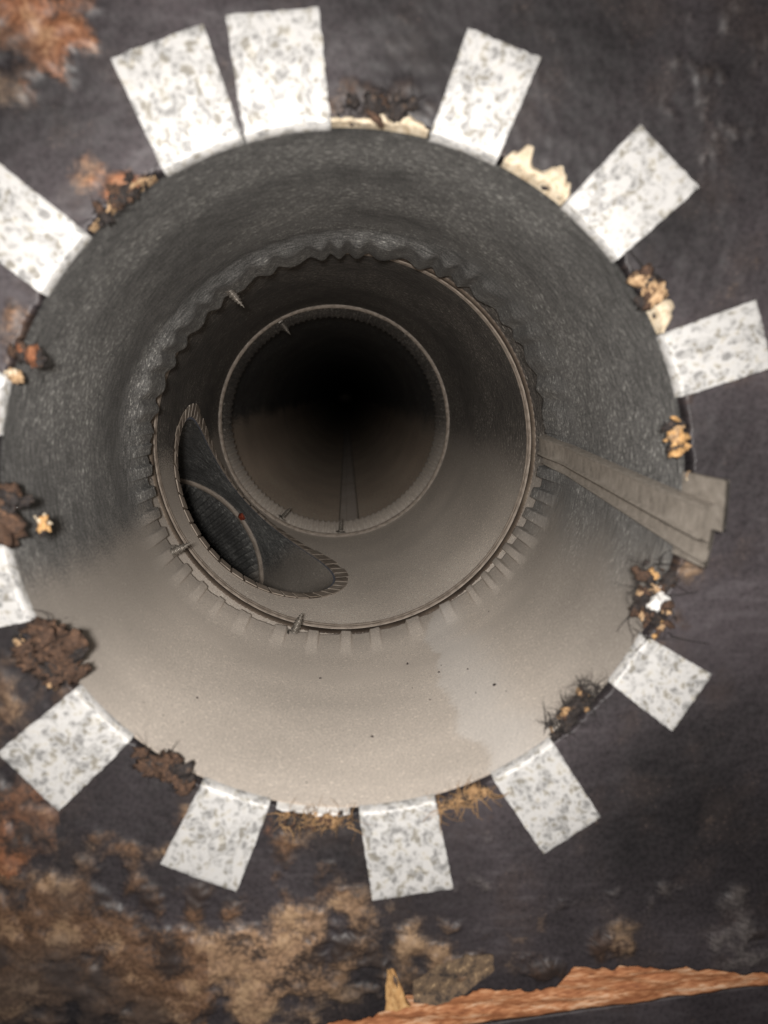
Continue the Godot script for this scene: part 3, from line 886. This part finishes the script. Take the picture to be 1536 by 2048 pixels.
func build_screws(m: Material) -> void:
	var proto := thing("screw", "", "screw")
	part("threaded_tip", screw_mesh(), m, proto)
	part("head", head_mesh(), m, proto)
	var list := [
		[253.0, 0.0985, -0.1580, Vector3(0.10, 0, 0.0), "dusty screw tip standing at the bottom of the first joint"],
		[209.0, 0.0985, -0.1390, Vector3(0.05, 0, -0.05), "screw tip at the first joint beside the side branch opening"],
		[126.3, 0.0980, -0.1600, Vector3(0.1, 0, -0.15), "rusty tan screw tip under the ragged crimped edge at upper left"]]
	var n := 0
	for s in list:
		screw(proto, cyl(deg_to_rad(s[0]), s[1], s[2]), s[3], s[4], n == 0)
		n += 1
	var off := Vector3(-0.0100, 0.0023, 0)
	for s in [[118.0, 0.0962, -0.4420, Vector3(0.1, 0, 0), "screw tip hanging from the top left of the inner ring"], [240.0, 0.0962, -0.4450, Vector3(0.12, 0, 0), "screw tip at lower left inside the inner ring"], [272.0, 0.0962, -0.4460, Vector3(0, 0, 0), "upright screw tip at the very bottom of the inner ring"]]:
		screw(proto, cyl(deg_to_rad(s[0]), s[1], s[2]) + off, s[3], s[4], false)

func build_debris() -> void:
	foam_lip("long cream foam lip at the top of the hole between two tabs", 77.5, 92.5, 0.0036, "cream")
	foam_lip("broad beige foam lip at upper right between two bright tabs", 53.5, 65.0, 0.0072, "cream")
	foam_lip("small cream foam lip above the right hand tab", 27.0, 33.0, 0.0052, "cream")
	foam_lip("thin pale foam lip at upper left of the hole", 121.0, 134.0, 0.0020, "tan")
	foam_lip("thin white rim of filler at the bottom between two tabs", 256.5, 269.5, 0.0020, "white")
	var z := 0.0008
	clump("char_crumbs", "dark brown charred crumbs above the top foam lip", "debris", Vector3(0.0085, 0.1055, z), Vector2(0.011, 0.0035), 0.0, [[8, 2.0, "dark"], [4, 1.6, "brown"]], 26, 6.0, "hair")
	clump("foam_chunk", "orange tan foam chunk among brown shreds at upper right of the hole", "foam", Vector3(0.0850, 0.0590, z), Vector2(0.004, 0.006), 0.6, [[3, 3.2, "tan", 0.35], [8, 2.0, "brown"], [6, 1.8, "dark"]], 20, 5.0, "hair")
	clump("foam_crumbs", "cluster of amber foam crumbs at the right rim of the hole", "foam", Vector3(0.0965, 0.0160, z), Vector2(0.0035, 0.0055), 0.3, [[9, 1.7, "amber", 0.35], [6, 1.5, "tan", 0.35], [4, 1.6, "dark"]], 14, 5.0, "hair")
	clump("foam_crumb", "small pale crumb above the standing seam tab", "foam", Vector3(0.1010, 0.0040, z), Vector2(0.0015, 0.002), 0.0, [[2, 1.4, "cream", 0.3], [2, 1.3, "tan"]], 0, 1.0, "hair")
	clump("torn_shreds", "pile of torn dark shreds with amber and white bits under the seam tab", "debris", Vector3(0.0925, -0.0330, z), Vector2(0.0070, 0.0135), 0.15, [[3, 1.7, "amber", 0.35], [8, 1.7, "tan"], [16, 2.0, "dark"], [14, 1.8, "brown"], [2, 2.3, "white", 0.3]], 70, 9.0, "hair")
	clump("frayed_fibres", "black frayed fibre tuft at lower right between two tabs", "debris", Vector3(0.0690, -0.0680, z), Vector2(0.010, 0.0030), 0.80, [[16, 1.7, "dark"], [6, 1.3, "straw"], [4, 1.5, "brown"]], 190, 6.5, "hair")
	clump("straw_fibres", "frayed straw coloured fibres along the lower rim right of the bottom tab", "debris", Vector3(0.0350, -0.0970, z), Vector2(0.0085, 0.0018), 0.32, [[5, 1.6, "straw"], [4, 1.4, "dark"]], 110, 7.0, "straw")
	clump("wood_shreds", "brown shredded wood fibres under the white rim at the bottom", "debris", Vector3(-0.0115, -0.1030, z), Vector2(0.0120, 0.0028), 0.0, [[8, 1.6, "brown"], [5, 1.5, "straw"], [4, 1.5, "dark"]], 90, 7.0, "straw")
	clump("brown_crust", "lumpy brown crust clump with curled shreds at lower left rim", "debris", Vector3(-0.0560, -0.0850, z), Vector2(0.0100, 0.0040), -0.55, [[16, 2.5, "brown"], [8, 2.0, "dark"]], 34, 7.0, "hair")
	clump("brown_crust", "big lumpy brown crust clump on the left rim above a tab", "debris", Vector3(-0.0890, -0.0470, z), Vector2(0.0085, 0.0100), 0.2, [[26, 3.0, "brown"], [9, 2.4, "dark"], [4, 1.9, "tan"]], 46, 7.0, "hair")
	clump("foam_curl", "curled cream and amber foam bit at the left rim", "foam", Vector3(-0.0885, -0.0085, z), Vector2(0.0020, 0.0028), 0.0, [[6, 1.3, "amber", 0.3], [3, 1.3, "cream", 0.3], [4, 1.3, "dark"]], 8, 4.0, "hair")
	clump("rust_flake", "flat reddish brown flakes at the left edge beside the foam curl", "debris", Vector3(-0.0985, -0.0040, z), Vector2(0.0060, 0.0070), 0.0, [[9, 3.6, "brown", 0.3], [5, 2.4, "dark"]], 12, 5.0, "hair")
	clump("rust_flake", "small orange brown flake with dark shreds at the upper left rim", "debris", Vector3(-0.0885, 0.0395, z), Vector2(0.0050, 0.0022), -0.2, [[3, 2.2, "orange"], [5, 1.8, "brown"], [5, 1.6, "dark"]], 18, 5.0, "hair")
	clump("foam_crumb", "cream tan crumb beside the half hidden tab at the left", "foam", Vector3(-0.0935, 0.0335, z), Vector2(0.0022, 0.0012), -0.4, [[3, 1.8, "tan", 0.3], [2, 1.5, "cream", 0.3]], 0, 1.0, "hair")
	clump("char_crumbs", "rusty brown crumbs and shreds on the upper left rim between two tabs", "debris", Vector3(-0.0610, 0.0810, z), Vector2(0.0090, 0.0028), 0.75, [[7, 1.5, "brown"], [9, 1.6, "dark"], [1, 1.4, "orange"]], 30, 6.0, "hair")
	# grit lying in the dust
	var gg := Geo.new()
	for k in 18:
		var th := deg_to_rad(rng.randf_range(222.0, 322.0))
		var zz := -0.004 - 0.125 * rng.randf()
		var sz := 0.00018 + 0.00035 * pow(rng.randf(), 3.0)
		lump(gg, cyl(th, R - sz * 0.4, zz), Vector3(sz * 1.4, sz, sz), ln, 0.6, 8)
	var grit := part("grit", gg.mesh(), M["dark"], self)
	tag(grit, "tiny dark grit scattered over the pale dust in the bottom of the duct", "grit")
	grit.set_meta("kind", "stuff")
	# a yellow flake hanging at the torn lower edge
	var fl := Geo.new()
	for lay in 2:
		grid(fl, 12, 8, func(i: int, j: int):
			var s := i / 11.0
			var wd := lerpf(0.0022, 0.0078, s) * (1.0 + 0.18 * ln.get_noise_2d(i * 14.0, j * 3.0))
			var x := 0.0118 + 0.0018 * s + wd * (j / 7.0 - 0.42)
			var y := -0.1568 - 0.0128 * s - 0.0016 * ln.get_noise_2d(j * 20.0, 7.0) * s
			return Vector3(x, y, 0.0012 + 0.0022 * s * s + 0.0007 * sin(j * 0.9) - lay * 0.0006), func(i: int, j: int): return Vector2(j * 0.06, i * 0.05))
	var flake := part("foam_flake", fl.mesh(), M["amber"], self)
	tag(flake, "yellow flake hanging at the torn lower edge of the board", "flake")
	# torn facing with a curled pale edge
	var tp := Geo.new()
	for lay in 2:
		grid(tp, 20, 40, func(i: int, j: int):
			var u := j / 39.0
			var s := i / 19.0
			var x := lerpf(0.0195, 0.0455, u)
			var wd := 0.0125 * pow(sin(PI * clampf(0.12 + u * 0.84, 0.0, 1.0)), 0.6) * (1.0 + 0.25 * ln.get_noise_2d(u * 240.0, 3.0))
			var y := lerpf(-0.1655, -0.1545, u * u) + wd * (s - 0.35)
			var z2 := 0.0010 + 0.0018 * sm(0.75, 1.0, 1.0 - s) + 0.0014 * sm(0.75, 1.0, u) + 0.0003 * ln.get_noise_2d(x * 4000.0, y * 4000.0)
			return Vector3(x, y, z2 - lay * 0.0005), func(i: int, j: int): return Vector2(j * 0.03, i * 0.03))
	var torn := part("torn_paper", tp.mesh(), mat(mottle_tex(256, 59, 0.016, Color8(52, 45, 41), Color8(104, 86, 68), Color8(172, 146, 112)), Color.WHITE, 0.9), self)
	tag(torn, "torn tan facing with a curled edge by the orange wood", "paper")
